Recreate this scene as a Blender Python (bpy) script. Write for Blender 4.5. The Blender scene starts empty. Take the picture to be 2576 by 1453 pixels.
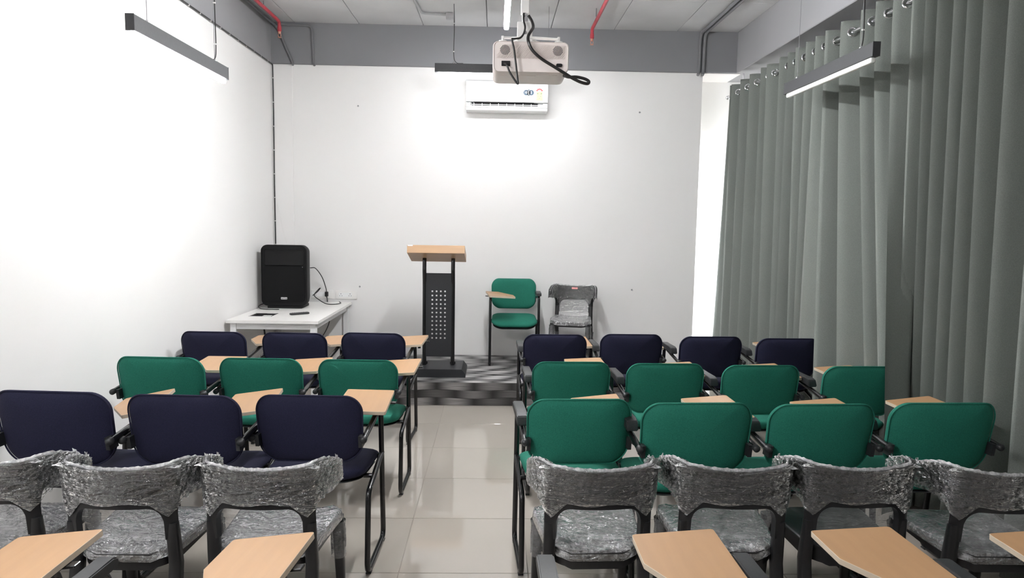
import bpy, bmesh, math, random
from math import sin, cos, pi, radians, sqrt, atan2
from mathutils import Vector, Matrix
random.seed(7)
S = bpy.context.scene
COL = S.collection

# ------------------------------------------------------------------ camera, sky, exposure
YAW, PITCH, ROLL, CAMZ = .0256, .0969, .016, 1.6293
cam_d = bpy.data.cameras.new('camera'); cam = bpy.data.objects.new('camera', cam_d); COL.objects.link(cam)
cam_d.sensor_width = 36; cam_d.lens = 36 * 1765.5 / 2576; cam_d.clip_start = .05
_f = Vector((sin(YAW) * cos(PITCH), cos(YAW) * cos(PITCH), -sin(PITCH)))
_r = Vector((cos(YAW), -sin(YAW), 0)); _u = _r.cross(_f)
_r2 = cos(ROLL) * _r + sin(ROLL) * _u; _u2 = -sin(ROLL) * _r + cos(ROLL) * _u
cam.matrix_world = Matrix(((_r2.x, _u2.x, -_f.x, 0), (_r2.y, _u2.y, -_f.y, 0), (_r2.z, _u2.z, -_f.z, CAMZ), (0, 0, 0, 1)))
S.camera = cam
W = bpy.data.worlds.new('overcast_sky'); S.world = W; W.use_nodes = True
_nt = W.node_tree; _bg = _nt.nodes['Background']; _bg.inputs[1].default_value = 2.4
_g = _nt.nodes.new('ShaderNodeTexCoord'); _s = _nt.nodes.new('ShaderNodeSeparateXYZ'); _c = _nt.nodes.new('ShaderNodeValToRGB')
_nt.links.new(_g.outputs['Generated'], _s.inputs[0]); _nt.links.new(_s.outputs[2], _c.inputs[0]); _nt.links.new(_c.outputs[0], _bg.inputs[0])
_c.color_ramp.elements[0].position = 0; _c.color_ramp.elements[0].color = (.12, .12, .11, 1)      # ground
_c.color_ramp.elements[1].position = .03; _c.color_ramp.elements[1].color = (.90, .93, 1, 1)      # overcast sky
LAMP_ON = 30.0          # radiance of a lit tube
vs = S.view_settings
vs.view_transform = 'Standard'; vs.look = 'None'; vs.gamma = 1; vs.exposure = 4.15; vs.use_curve_mapping = False
S.cycles.max_bounces = 10; S.cycles.diffuse_bounces = 6; S.cycles.glossy_bounces = 4
S.cycles.transparent_max_bounces = 16; S.cycles.sample_clamp_indirect = 8

# ------------------------------------------------------------------ helpers
def mat(name, color, rough=.5, metal=0, noise=None, bump=None, spec=.5, emit=None, sheen=0, coat=0):
    m = bpy.data.materials.new(name); m.use_nodes = True
    nt = m.node_tree; b = nt.nodes['Principled BSDF']
    b.inputs['Base Color'].default_value = (*color, 1); b.inputs['Roughness'].default_value = rough
    b.inputs['Metallic'].default_value = metal; b.inputs['Specular IOR Level'].default_value = spec
    if sheen: b.inputs['Sheen Weight'].default_value = sheen; b.inputs['Sheen Roughness'].default_value = .5
    if coat: b.inputs['Coat Weight'].default_value = coat; b.inputs['Coat Roughness'].default_value = .08
    if emit:
        b.inputs['Emission Color'].default_value = (*emit[0], 1); b.inputs['Emission Strength'].default_value = emit[1]
    tc = nt.nodes.new('ShaderNodeTexCoord')
    if noise:                                   # (scale xyz, amount)
        mp = nt.nodes.new('ShaderNodeMapping'); mp.inputs['Scale'].default_value = noise[0]
        nz = nt.nodes.new('ShaderNodeTexNoise'); nz.inputs['Scale'].default_value = 1; nz.inputs['Detail'].default_value = 4
        nt.links.new(tc.outputs['Object'], mp.inputs[0]); nt.links.new(mp.outputs[0], nz.inputs['Vector'])
        mr = nt.nodes.new('ShaderNodeMapRange'); mr.inputs[1].default_value = .25; mr.inputs[2].default_value = .75
        mr.inputs[3].default_value = 1 - noise[1]; mr.inputs[4].default_value = 1 + noise[1]
        nt.links.new(nz.outputs['Fac'], mr.inputs[0])
        mx = nt.nodes.new('ShaderNodeVectorMath'); mx.operation = 'SCALE'; mx.inputs[0].default_value = color
        nt.links.new(mr.outputs[0], mx.inputs['Scale']); nt.links.new(mx.outputs[0], b.inputs['Base Color'])
    if bump:                                    # (scale, strength, distance)
        n2 = nt.nodes.new('ShaderNodeTexNoise'); n2.inputs['Scale'].default_value = bump[0]; n2.inputs['Detail'].default_value = 3
        nt.links.new(tc.outputs['Object'], n2.inputs['Vector'])
        bp = nt.nodes.new('ShaderNodeBump'); bp.inputs['Strength'].default_value = bump[1]; bp.inputs['Distance'].default_value = bump[2]
        nt.links.new(n2.outputs['Fac'], bp.inputs['Height']); nt.links.new(bp.outputs[0], b.inputs['Normal'])
    return m

def film_mat(name, haze, bubble, white=.7, shine=.35):
    """clear plastic film: see-through, a milky haze where it gathers, mirror-like crinkles and bubbles"""
    m = bpy.data.materials.new(name); m.use_nodes = True; nt = m.node_tree; N = nt.nodes; L = nt.links
    N.remove(N['Principled BSDF']); out = N['Material Output']
    tc = N.new('ShaderNodeTexCoord')
    nz = N.new('ShaderNodeTexNoise'); nz.inputs['Scale'].default_value = 26; nz.inputs['Detail'].default_value = 3; nz.inputs['Roughness'].default_value = .55
    nz.inputs['Distortion'].default_value = 1.2
    mp = N.new('ShaderNodeMapping'); mp.inputs['Scale'].default_value = (.35, .8, 1.7)
    L.new(tc.outputs['Object'], mp.inputs[0]); L.new(mp.outputs[0], nz.inputs['Vector'])
    bp = N.new('ShaderNodeBump'); bp.inputs['Strength'].default_value = 1; bp.inputs['Distance'].default_value = .030
    L.new(nz.outputs['Fac'], bp.inputs['Height'])
    vo = N.new('ShaderNodeTexVoronoi'); vo.inputs['Scale'].default_value = bubble; vo.feature = 'SMOOTH_F1'
    L.new(tc.outputs['Object'], vo.inputs['Vector'])
    b2 = N.new('ShaderNodeBump'); b2.inputs['Strength'].default_value = 1; b2.inputs['Distance'].default_value = .006; b2.invert = True
    L.new(vo.outputs['Distance'], b2.inputs['Height']); L.new(bp.outputs[0], b2.inputs['Normal'])
    gl = N.new('ShaderNodeBsdfGlossy'); gl.inputs['Roughness'].default_value = .07; gl.inputs['Color'].default_value = (1, 1, 1, 1)
    di = N.new('ShaderNodeBsdfDiffuse'); di.inputs['Color'].default_value = (white, white, white * 1.02, 1)
    tl = N.new('ShaderNodeBsdfTranslucent'); tl.inputs['Color'].default_value = (white, white, white, 1)
    L.new(b2.outputs[0], gl.inputs['Normal']); L.new(bp.outputs[0], di.inputs['Normal'])
    sc = N.new('ShaderNodeMixShader'); sc.inputs[0].default_value = .3; L.new(di.outputs[0], sc.inputs[1]); L.new(tl.outputs[0], sc.inputs[2])
    tr = N.new('ShaderNodeBsdfTransparent')
    n3 = N.new('ShaderNodeTexNoise'); n3.inputs['Scale'].default_value = 24; n3.inputs['Detail'].default_value = 6; n3.inputs['Roughness'].default_value = .7
    m3 = N.new('ShaderNodeMapping'); m3.inputs['Scale'].default_value = (1.6, 1, 1); m3.inputs['Rotation'].default_value = (0, .5, .3)
    L.new(tc.outputs['Object'], m3.inputs[0]); L.new(m3.outputs[0], n3.inputs['Vector'])
    mr = N.new('ShaderNodeMapRange'); mr.inputs[1].default_value = .35; mr.inputs[2].default_value = .75
    mr.inputs[3].default_value = haze * .35; mr.inputs[4].default_value = min(1, haze * 2.2)
    L.new(n3.outputs['Fac'], mr.inputs[0])
    mh = N.new('ShaderNodeMixShader'); L.new(mr.outputs[0], mh.inputs[0]); L.new(tr.outputs[0], mh.inputs[1]); L.new(sc.outputs[0], mh.inputs[2])
    lw = N.new('ShaderNodeFresnel'); lw.inputs['IOR'].default_value = 1.5
    ms = N.new('ShaderNodeMath'); ms.operation = 'MULTIPLY_ADD'; ms.inputs[1].default_value = .9; ms.inputs[2].default_value = shine * .12; ms.use_clamp = True
    b4 = N.new('ShaderNodeBump'); b4.inputs['Strength'].default_value = .6; b4.inputs['Distance'].default_value = .02; L.new(nz.outputs['Fac'], b4.inputs['Height']); L.new(b4.outputs[0], lw.inputs['Normal']); L.new(lw.outputs[0], ms.inputs[0])
    mg = N.new('ShaderNodeMixShader'); L.new(ms.outputs[0], mg.inputs[0]); L.new(mh.outputs[0], mg.inputs[1]); L.new(gl.outputs[0], mg.inputs[2])
    L.new(mg.outputs[0], out.inputs[0]); return m

M = dict(
    wall=mat('white_wall_paint', (.84, .83, .82), .75, noise=((.7, .7, .7), .012), bump=(60, .05, .002)),
    white_soffit=mat('white_soffit_paint', (.82, .80, .79), .8, bump=(60, .05, .002)),
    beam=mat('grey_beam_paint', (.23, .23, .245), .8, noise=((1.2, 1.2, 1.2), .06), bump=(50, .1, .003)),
    beam_lit=mat('grey_beam_paint_lit', (.32, .32, .33), .8, noise=((1.2, 1.2, 1.2), .06), bump=(50, .1, .003)),  # side beams: the beam grey lightened, lamplight put into the colour
    ceil=mat('grey_slab_paint', (.56, .56, .565), .85, noise=((1.5, 1.5, 1.5), .10), bump=(30, .2, .004)),
    grout=mat('tile_grout', (.30, .27, .24), .8, noise=((9, 9, 9), .1)),
    tile=mat('polished_beige_tile', (.41, .372, .332), .045, noise=((1.3, 1.3, 1), .03), spec=.6),
    green=mat('green_fabric', (.020, .165, .115), .85, noise=((260, 260, 260), .22), bump=(420, .25, .001), spec=.2),
    navy=mat('navy_fabric', (.0165, .0168, .039), .85, noise=((260, 260, 260), .25), bump=(420, .25, .001), spec=.2),
    black=mat('black_gloss_tube', (.008, .008, .009), .22, noise=((40, 40, 40), .15), spec=.6),
    pad=mat('black_arm_plastic', (.022, .023, .025), .42, noise=((120, 120, 120), .2), bump=(300, .1, .001)),
    plast=mat('black_chair_plastic', (.010, .010, .011), .38, noise=((60, 60, 60), .2)),
    matt=mat('black_powder_coat', (.018, .019, .022), .5, noise=((200, 200, 200), .2), bump=(500, .15, .0006)),
    beech=mat('beech_laminate', (.43, .252, .128), .38, noise=((34, 3.0, 20), .055)),
    beechx=mat('beech_laminate_lengthwise', (.52, .33, .19), .4, noise=((3, 30, 40), .06)),
    edge=mat('cream_edge_band', (.55, .46, .35), .5, noise=((30, 30, 30), .05)),
    curtain=mat('grey_curtain_cloth', (.185, .200, .184), .9, noise=((240, 240, 240), .16), bump=(380, .3, .001), spec=.15, sheen=.15),
    steel=mat('brushed_steel', (.72, .72, .74), .2, metal=1, noise=((40, 40, 40), .05)),
    chrome=mat('chrome', (.85, .85, .86), .08, metal=1, noise=((10, 10, 10), .02)),
    lampbody=mat('charcoal_lamp_metal', (.040, .041, .044), .45, noise=((80, 80, 80), .1)),
    tube_on=mat('lit_led_tube', (.9, .9, .9), .4, noise=((5, 5, 5), .01), emit=((.975, .985, 1), LAMP_ON)),
    tube_soft=mat('lit_led_tube_dimmer', (.9, .9, .9), .4, noise=((5, 5, 5), .01), emit=((.975, .985, 1), LAMP_ON * .165)),
    tube_mid=mat('lit_led_tube_middling', (.9, .9, .9), .4, noise=((5, 5, 5), .01), emit=((.975, .985, 1), LAMP_ON * .7)),
    tube_off=mat('unlit_opal_tube', (.86, .86, .84), .35, noise=((5, 5, 5), .01)),
    white=mat('white_plastic', (.82, .81, .79), .35, noise=((20, 20, 20), .02)),
    acwhite=mat('glossy_white_plastic', (.86, .87, .87), .25, noise=((20, 20, 20), .01)),
    proj=mat('ivory_projector_plastic', (.86, .79, .76), .42, noise=((30, 30, 30), .02)),
    desk=mat('white_desk_laminate', (.83, .815, .79), .35, noise=((15, 15, 15), .02)),
    deskmetal=mat('white_desk_metal', (.78, .78, .78), .4, noise=((15, 15, 15), .02)),
    red=mat('red_pipe_paint', (.52, .055, .075), .35, noise=((25, 25, 25), .1)),
    copper=mat('sprinkler_brass', (.75, .38, .28), .35, metal=.6, noise=((25, 25, 25), .1)),
    cond=mat('grey_conduit', (.19, .19, .20), .55, noise=((30, 30, 30), .06)),
    condlight=mat('pale_grey_conduit', (.42, .42, .43), .55, noise=((30, 30, 30), .06)),
    cable=mat('black_cable_rubber', (.010, .009, .009), .35, noise=((60, 60, 60), .15)),
    dark=mat('dark_recess', (.012, .012, .013), .8, noise=((30, 30, 30), .2)),
    spk=mat('speaker_plastic', (.0065, .0065, .007), .62, spec=.3, noise=((300, 300, 300), .3), bump=(300, .5, .001)),
    grille=mat('speaker_grille', (.005, .0052, .0056), .7, spec=.2, noise=((420, 420, 420), .5), bump=(600, .8, .001)),
    blue=mat('blue_sticker', (.022, .060, .105), .5, noise=((30, 30, 30), .03)),
    sticker=mat('white_sticker', (.85, .86, .88), .5, noise=((30, 30, 30), .02)),
    yellow=mat('yellow_label', (.66, .64, .24), .5, noise=((30, 30, 30), .05)),
    redink=mat('red_print', (.55, .015, .012), .5, noise=((30, 30, 30), .05)),
    greenink=mat('dark_green_print', (.05, .16, .08), .5, noise=((30, 30, 30), .05)),
    pink=mat('pink_sticker', (.80, .33, .33), .5, noise=((40, 40, 40), .2)),
    glass=None,
    wrap=film_mat('bubble_wrap', .032, 60, .7, .35),
    seatwrap=film_mat('bubble_wrap_seat', .30, 70, .75, 1.2),
    film=film_mat('stretch_film', .17, 60, .8, .3),
    edgefilm=film_mat('gathered_film', .75, 120, .9, .5),
)
def glass_mat():
    m = bpy.data.materials.new('window_glass'); m.use_nodes = True; nt = m.node_tree
    g = nt.nodes.new('ShaderNodeBsdfGlossy'); g.inputs['Roughness'].default_value = .02
    t = nt.nodes.new('ShaderNodeBsdfTransparent'); x = nt.nodes.new('ShaderNodeMixShader'); x.inputs[0].default_value = .06
    nt.links.new(t.outputs[0], x.inputs[1]); nt.links.new(g.outputs[0], x.inputs[2]); nt.links.new(x.outputs[0], nt.nodes['Material Output'].inputs[0])
    return m
M['glass'] = glass_mat()

def plank_mat(name, hi, lo, axis_scale):
    """printed strip: dark at both ends, pale streaks in the middle; every strip different"""
    m = bpy.data.materials.new(name); m.use_nodes = True; nt = m.node_tree; N = nt.nodes; L = nt.links
    b = N['Principled BSDF']; b.inputs['Roughness'].default_value = .42
    tc = N.new('ShaderNodeTexCoord'); sp = N.new('ShaderNodeSeparateXYZ'); L.new(tc.outputs['Object'], sp.inputs[0])
    oi = N.new('ShaderNodeObjectInfo')
    def mth(op, a, bb=None):
        n = N.new('ShaderNodeMath'); n.operation = op
        for i, v in enumerate((a, bb)):
            if v is None: continue
            if isinstance(v, (int, float)): n.inputs[i].default_value = v
            else: L.new(v, n.inputs[i])
        return n.outputs[0]
    t = mth('MULTIPLY', sp.outputs[0], pi / .33)                     # -pi/2..pi/2 along the strip
    c = mth('MAXIMUM', mth('COSINE', t), 0); c = mth('POWER', c, 1.4)
    nz = N.new('ShaderNodeTexNoise'); nz.inputs['Scale'].default_value = 1; nz.inputs['Detail'].default_value = 3
    mp = N.new('ShaderNodeMapping'); mp.inputs['Scale'].default_value = axis_scale
    ad = N.new('ShaderNodeVectorMath'); ad.operation = 'ADD'; L.new(tc.outputs['Object'], ad.inputs[0])
    cb = N.new('ShaderNodeCombineXYZ'); r100 = mth('MULTIPLY', oi.outputs['Random'], 57.0)
    for i in range(3): L.new(r100, cb.inputs[i])
    L.new(cb.outputs[0], ad.inputs[1]); L.new(ad.outputs[0], mp.inputs[0]); L.new(mp.outputs[0], nz.inputs['Vector'])
    k = mth('MULTIPLY', c, mth('ADD', mth('MULTIPLY', oi.outputs['Random'], .75), .25))
    k = mth('MULTIPLY', k, mth('MULTIPLY', nz.outputs['Fac'], 1.9))
    mx = N.new('ShaderNodeMix'); mx.data_type = 'RGBA'; mx.inputs[6].default_value = (*lo, 1); mx.inputs[7].default_value = (*hi, 1)
    L.new(k, mx.inputs[0]); L.new(mx.outputs[2], b.inputs['Base Color'])
    return m
M['plank_top'] = plank_mat('printed_vinyl_strip', (.55, .535, .53), (.030, .029, .030), (3, 90, 90))
M['plank_front'] = plank_mat('printed_vinyl_riser_strip', (.30, .285, .28), (.020, .019, .019), (5, 60, 160))

class B:
    """collects shapes into one bmesh"""
    def __init__(s): s.bm = bmesh.new()
    def add(s, verts, faces):
        vs_ = [s.bm.verts.new(v) for v in verts]
        for f in faces:
            try: s.bm.faces.new([vs_[i] for i in f])
            except ValueError: pass
        return s
    def box(s, c, d, bev=0, seg=2, rot=None):
        r = bmesh.ops.create_cube(s.bm, size=1); v = r['verts']
        bmesh.ops.scale(s.bm, vec=d, verts=v)
        if bev:
            e = list({e for x in v for e in x.link_edges})
            q = bmesh.ops.bevel(s.bm, geom=e, offset=bev, segments=seg, affect='EDGES', profile=.5)
            v = list({x for f in q['faces'] for x in f.verts} | {x for x in v if x.is_valid})
        if rot is not None: bmesh.ops.rotate(s.bm, cent=(0, 0, 0), matrix=rot, verts=v)
        bmesh.ops.translate(s.bm, vec=c, verts=v); return s
    def tube(s, path, r, seg=10, closed=False, caps=True, flat=None):
        P = [Vector(p) for p in path]; n = len(P); rings = []
        T = [((P[(i + 1) % n] if closed or i < n - 1 else P[i]) - (P[i - 1] if closed or i > 0 else P[i])).normalized() for i in range(n)]
        up = Vector((0, 0, 1)) if abs(T[0].z) < .9 else Vector((1, 0, 0))
        nrm = (up - up.dot(T[0]) * T[0]).normalized()
        for i in range(n):
            nrm = (nrm - nrm.dot(T[i]) * T[i]).normalized(); bn = T[i].cross(nrm)
            ra = r[i] if isinstance(r, (list, tuple)) else r
            rings.append([P[i] + ra * (cos(2 * pi * k / seg) * nrm * (flat or 1) + sin(2 * pi * k / seg) * bn) for k in range(seg)])
        V = [v for g in rings for v in g]; F = []
        for i in range(n if closed else n - 1):
            a, b = i * seg, ((i + 1) % n) * seg
            F += [(a + k, a + (k + 1) % seg, b + (k + 1) % seg, b + k) for k in range(seg)]
        if caps and not closed: F += [tuple(range(seg))[::-1], tuple((n - 1) * seg + k for k in range(seg))]
        return s.add(V, F)
    def cyl(s, a, b, r, seg=16, r2=None): return s.tube([a, b], [r, r2 if r2 is not None else r], seg)
    def lathe(s, prof, c=(0, 0, 0), axis='z', seg=24):
        V = []; F = []
        for (r, h) in prof:
            for k in range(seg):
                x, y = r * cos(2 * pi * k / seg), r * sin(2 * pi * k / seg)
                p = {'z': (x, y, h), 'y': (x, h, y), 'x': (h, x, y)}[axis]
                V.append((p[0] + c[0], p[1] + c[1], p[2] + c[2]))
        for i in range(len(prof) - 1):
            F += [(i * seg + k, i * seg + (k + 1) % seg, (i + 1) * seg + (k + 1) % seg, (i + 1) * seg + k) for k in range(seg)]
        F += [tuple(range(seg))[::-1], tuple((len(prof) - 1) * seg + k for k in range(seg))]
        return s.add(V, F)
    def prism(s, poly, fn, h0, h1, bev=0):
        n = len(poly); V = [fn(x, y, h0) for x, y in poly] + [fn(x, y, h1) for x, y in poly]
        F = [tuple(range(n))[::-1], tuple(range(n, 2 * n))] + [(i, (i + 1) % n, n + (i + 1) % n, n + i) for i in range(n)]
        return s.add(V, F)
    def torus(s, c, axis, R, r, seg=20, sr=8):
        ax = Vector(axis).normalized(); a = ax.orthogonal().normalized(); b = ax.cross(a)
        return s.tube([Vector(c) + R * (cos(2 * pi * k / seg) * a + sin(2 * pi * k / seg) * b) for k in range(seg)], r, sr, closed=True)
    def cushion(s, outline, fn, tf, tb, rings=(0, .35, .62, .8, .9, .96, .99, 1), p=6):
        """pillow: outline in 2D, fn(u, v, d) -> xyz, front thickness tf and back thickness tb"""
        n = len(outline); V = []; F = []
        def layer(sgn, t):
            st = len(V)
            V.append(fn(0, 0, sgn * t, 0))
            for r in rings[1:]:
                d = t * (max(0, 1 - r ** p)) ** .5
                V.extend(fn(u * r, v * r, sgn * d, r) for u, v in outline)
            for k in range(n):
                q = (st, st + 1 + k, st + 1 + (k + 1) % n); F.append(q if sgn > 0 else q[::-1])
            for i in range(len(rings) - 2):
                for k in range(n):
                    a = st + 1 + i * n; b = a + n
                    q = (a + k, b + k, b + (k + 1) % n, a + (k + 1) % n); F.append(q if sgn > 0 else q[::-1])
        layer(1, tf); layer(-1, tb)
        s.add(V, F); bmesh.ops.remove_doubles(s.bm, verts=s.bm.verts[:], dist=1e-5); return s
    def done(s, name, m, parent=None, loc=(0, 0, 0), rz=0, smooth=35, solid=0, recalc=True):
        if recalc: bmesh.ops.recalc_face_normals(s.bm, faces=s.bm.faces[:])
        me = bpy.data.meshes.new(name); s.bm.to_mesh(me); s.bm.free()
        me.materials.append(m)
        if smooth: me.shade_smooth(); me.set_sharp_from_angle(angle=radians(smooth))
        o = bpy.data.objects.new(name, me); COL.objects.link(o)
        o.parent = parent; o.location = loc; o.rotation_euler = (0, 0, rz)
        return o

def fillet(pts, rad, n=6):
    P = [Vector(p) for p in pts]; out = [P[0]]
    for i in range(1, len(P) - 1):
        a = (P[i - 1] - P[i]); b = (P[i + 1] - P[i]); la, lb = a.length, b.length; a.normalize(); b.normalize()
        ang = a.angle(b); d = min(rad / max(math.tan(ang / 2), 1e-3), la * .49, lb * .49)
        p0, p1 = P[i] + a * d, P[i] + b * d
        for k in range(n + 1):
            t = k / n; out.append((1 - t) ** 2 * p0 + 2 * t * (1 - t) * P[i] + t * t * p1)
    out.append(P[-1]); return out
def spline(pts, n=8):
    P = [Vector(p) for p in pts]; P = [2 * P[0] - P[1]] + P + [2 * P[-1] - P[-2]]; out = []
    for i in range(1, len(P) - 2):
        for k in range(n):
            t = k / n; a, b, c, d = P[i - 1:i + 3]
            out.append(.5 * (2 * b + (c - a) * t + (2 * a - 5 * b + 4 * c - d) * t * t + (3 * b - a - 3 * c + d) * t ** 3))
    out.append(P[-2]); return out
def rrect(w, h, r, n=8, cx=0, cy=0):
    out = []
    for (sx, sy, a0) in ((1, 1, 0), (-1, 1, 90), (-1, -1, 180), (1, -1, 270)):
        for k in range(n + 1):
            a = radians(a0 + 90 * k / n); out.append((cx + sx * (w / 2 - r) + r * cos(a), cy + sy * (h / 2 - r) + r * sin(a)))
    return out
def tag(o, label=None, cat=None, group=None, kind=None):
    if label: o['label'] = label
    if cat: o['category'] = cat
    if group: o['group'] = group
    if kind: o['kind'] = kind
    return o
def thing(name, label, cat, loc=(0, 0, 0), rz=0, group=None):
    o = bpy.data.objects.new(name, None); COL.objects.link(o); o.empty_display_size = .1
    o.location = loc; o.rotation_euler = (0, 0, rz); return tag(o, label, cat, group)
def dup(o, parent=None):
    c = o.copy(); COL.objects.link(c); c.parent = parent
    for ch in list(o.children): dup(ch, c)
    return c
def text(body, size, name, m, parent, loc, rot, depth=.0006):
    cu = bpy.data.curves.new(name, 'FONT'); cu.body = body; cu.size = size; cu.extrude = depth; cu.align_x = 'CENTER'; cu.align_y = 'CENTER'
    t = bpy.data.objects.new('t', cu); COL.objects.link(t); bpy.context.view_layer.update()
    me = bpy.data.meshes.new_from_object(t.evaluated_get(bpy.context.evaluated_depsgraph_get())); bpy.data.objects.remove(t)
    me.materials.clear(); me.materials.append(m)
    o = bpy.data.objects.new(name, me); COL.objects.link(o); o.parent = parent; o.location = loc; o.rotation_euler = rot
    return o
def struct(o): o['kind'] = 'structure'; return o

# ------------------------------------------------------------------ room
XL, YF, ZB, XB, XW, ZC, YBK = -2.286, 7.356, 3.169, 2.455, 2.92, 3.575, -2.2
YR = 7.78                                              # back of the window recess
# floor: grout bed plus single tiles
fl = struct(B().box(((XL + XW) / 2, (YBK + YR) / 2, -.054), (XW - XL + .4, YR - YBK + .4, .1)).done('floor', M['grout']))
def tile_mesh(w, d):
    b = B(); b.box((0, 0, -.006), (w - .0036, d - .0036, .012), .0008, 1); o = b.done('tile', M['tile'], fl, smooth=0); return o
xs = [XL] + [-.4244 + .6 * k for k in range(-3, 6)] + [XW]; ys = [YBK] + [3.1175 + .6 * k for k in range(-8, 8)] + [YF + .01]
xs = sorted(x for x in xs if XL <= x <= XW); ys = sorted(y for y in ys if YBK <= y <= YF + .02)
cache = {}
for i in range(len(xs) - 1):
    for j in range(len(ys) - 1):
        w, d = xs[i + 1] - xs[i], ys[j + 1] - ys[j]
        if w < .01 or d < .01: continue
        c = ((xs[i] + xs[i + 1]) / 2, (ys[j] + ys[j + 1]) / 2, 0)
        if ys[j] > 6.15 and -1.35 < xs[i] and xs[i + 1] < 1.3: continue      # under the stage
        k = (round(w, 3), round(d, 3))
        if k in cache: o = cache[k].copy(); COL.objects.link(o)
        else: o = cache[k] = tile_mesh(w, d)
        o.location = c
# walls
struct(B().box((XL - .1, (YBK + YR) / 2, 1.78), (.2, YR - YBK + .4, 3.6)).done('wall_left', M['wall']))
struct(B().box(((XL + 2.118) / 2, YF + .25, 1.78), (2.118 - XL, .5, 3.6)).done('wall_front', M['wall']))
struct(B().box(((2.118 + XW) / 2 + .1, YR + .1, 1.78), (XW - 2.118 + .2, .2, 3.6)).done('wall_recess', M['wall']))
struct(B().box(((XL + XW) / 2, YBK - .1, 1.78), (XW - XL + .4, .2, 3.6)).done('wall_back', M['wall']))
# corner column strip on the far wall and beams
struct(B().box(((XL - 2.075) / 2, YF - .006, ZB / 2), (-2.075 - XL, .012, ZB), .004, 1).done('trim_1', M['wall']))
struct(B().box(((XL + XB) / 2 + .02, YF + .24 - .025, (ZB + ZC + .1) / 2), (XB - XL + .04, .5, ZC + .1 - ZB), .006, 1).done('trim_2', M['beam']))
struct(B().box((XL + .003, (YBK + YF) / 2, (ZB + ZC + .1) / 2), (.012, YF - YBK, ZC + .1 - ZB)).done('trim_3', M['beam_lit']))
struct(B().box(((XB + XW) / 2 + .1, (YBK + YR) / 2, (ZB + ZC + .1) / 2), (XW - XB + .2, YR - YBK, ZC + .1 - ZB), .006, 1).done('trim_4', M['beam_lit']))
struct(B().box(((2.118 + XB) / 2 + .02, YF + .205, ZB + .0), (XB - 2.118 + .06, .44, .008)).done('trim_5', M['white_soffit']))
# ceiling: slab plus cast panels with open joints
ce = struct(B().box(((XL + XW) / 2, (YBK + YF) / 2, ZC + .08), (XW - XL, YF - YBK, .1)).done('ceiling', M['beam']))
cx = [XL] + [-2.04 + .645 * k for k in range(0, 7)] + [XB]; cy = [YBK] + [6.36 - .9 * k for k in range(9, -1, -1)] + [YF - .03]
cy = sorted(y for y in cy if YBK <= y)
cache = {}
for i in range(len(cx) - 1):
    for j in range(len(cy) - 1):
        w, d = cx[i + 1] - cx[i], cy[j + 1] - cy[j]
        if w < .02 or d < .02: continue
        k = (round(w, 3), round(d, 3))
        if k in cache: o = cache[k].copy(); COL.objects.link(o)
        else:
            o = cache[k] = B().box((0, 0, .015), (w - .006, d - .006, .03), .002, 1).done('slab_panel', M['ceil'], ce, smooth=0)
        o.location = ((cx[i] + cx[i + 1]) / 2, (cy[j] + cy[j + 1]) / 2, ZC + random.uniform(-.001, .001))
# window wall behind the curtain: sill wall, head, piers, three windows
ww = B()
ww.box((XW + .1, (YBK + YR) / 2, .3), (.2, YR - YBK, .6)); ww.box((XW + .1, (YBK + YR) / 2, 2.95), (.2, YR - YBK, .5))
WIN = [(6.75, 7.70)]
for a, b in ((YBK, 6.75), (7.70, YR)): ww.box((XW + .1, (a + b) / 2, 1.7), (.2, b - a, 2.3))
struct(ww.done('wall_right', M['wall']))
for n, (a, b) in enumerate(WIN):
    w = struct(bpy.data.objects.new('window_%d' % (n + 1), None)); COL.objects.link(w); w.location = (XW + .1, (a + b) / 2, 1.65)
    f = B(); L_ = b - a
    for z in (-1.025, 1.025): f.box((0, 0, z), (.06, L_, .05), .004, 1)
    for y in (-L_ / 2 + .025, 0, L_ / 2 - .025): f.box((0, y, 0), (.06, .05, 2.0), .004, 1)
    f.done('window_frame', M['cond'], w)
    for y in (-L_ / 4, L_ / 4): B().box((0, y, 0), (.006, L_ / 2 - .05, 2.0)).done('pane', M['glass'], w)

# ------------------------------------------------------------------ stage
ST0, ST1, YS, HS = -1.40, 1.36, 6.077, .207
st = thing('stage_platform', 'low stage platform faced with grey woven-print vinyl strips along the far wall', 'stage', ((ST0 + ST1) / 2, (YS + YF) / 2, 0))
cxs, cys = st.location.x, st.location.y
B().box((0, .004, HS / 2 - .003), (ST1 - ST0 - .01, YF - YS - .02, HS - .006)).done('core', M['dark'], st)
PL, PH = .33, .07
def wavy(xw, z, ph): return z + .0055 * sin(pi * xw / PL + ph)
protoF = {}
rowz = [(.0, .066), (.066, .137), (.137, .2055)]
for r, (z0, z1) in enumerate(rowz):
    off = (PL / 2 if r % 2 == 0 else 0) + .0
    k0 = int(math.floor((ST0 - off) / PL)); k1 = int(math.ceil((ST1 - off) / PL))
    for k in range(k0, k1):
        a, b = max(ST0, off + k * PL), min(ST1, off + (k + 1) * PL)
        if b - a < .02: continue
        xc = off + (k + .5) * PL; n = 8; g = B(); V = []; top = []; bot = []
        for i in range(n + 1):
            x = a + (b - a) * i / n
            zb = 0.002 if r == 0 else wavy(x, z0, 0) + .0012
            zt = z1 - .001 if r == 2 else wavy(x, z1, 0) - .0012
            top.append((x - xc, zt)); bot.append((x - xc, zb))
        key = (r, k % 2) if abs(b - a - PL) < 1e-6 else (r, k)
        if key in protoF: o = protoF[key].copy(); COL.objects.link(o)
        else:
            poly = bot + top[::-1]
            g.prism(poly, lambda x, y, h: (x, h, y), 0, .006); o = protoF[key] = g.done('plank', M['plank_front'], st, smooth=0)
        o.location = (xc - cxs, YS - cys - .001 - .0008 * ((k + r) % 2), 0)
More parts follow.
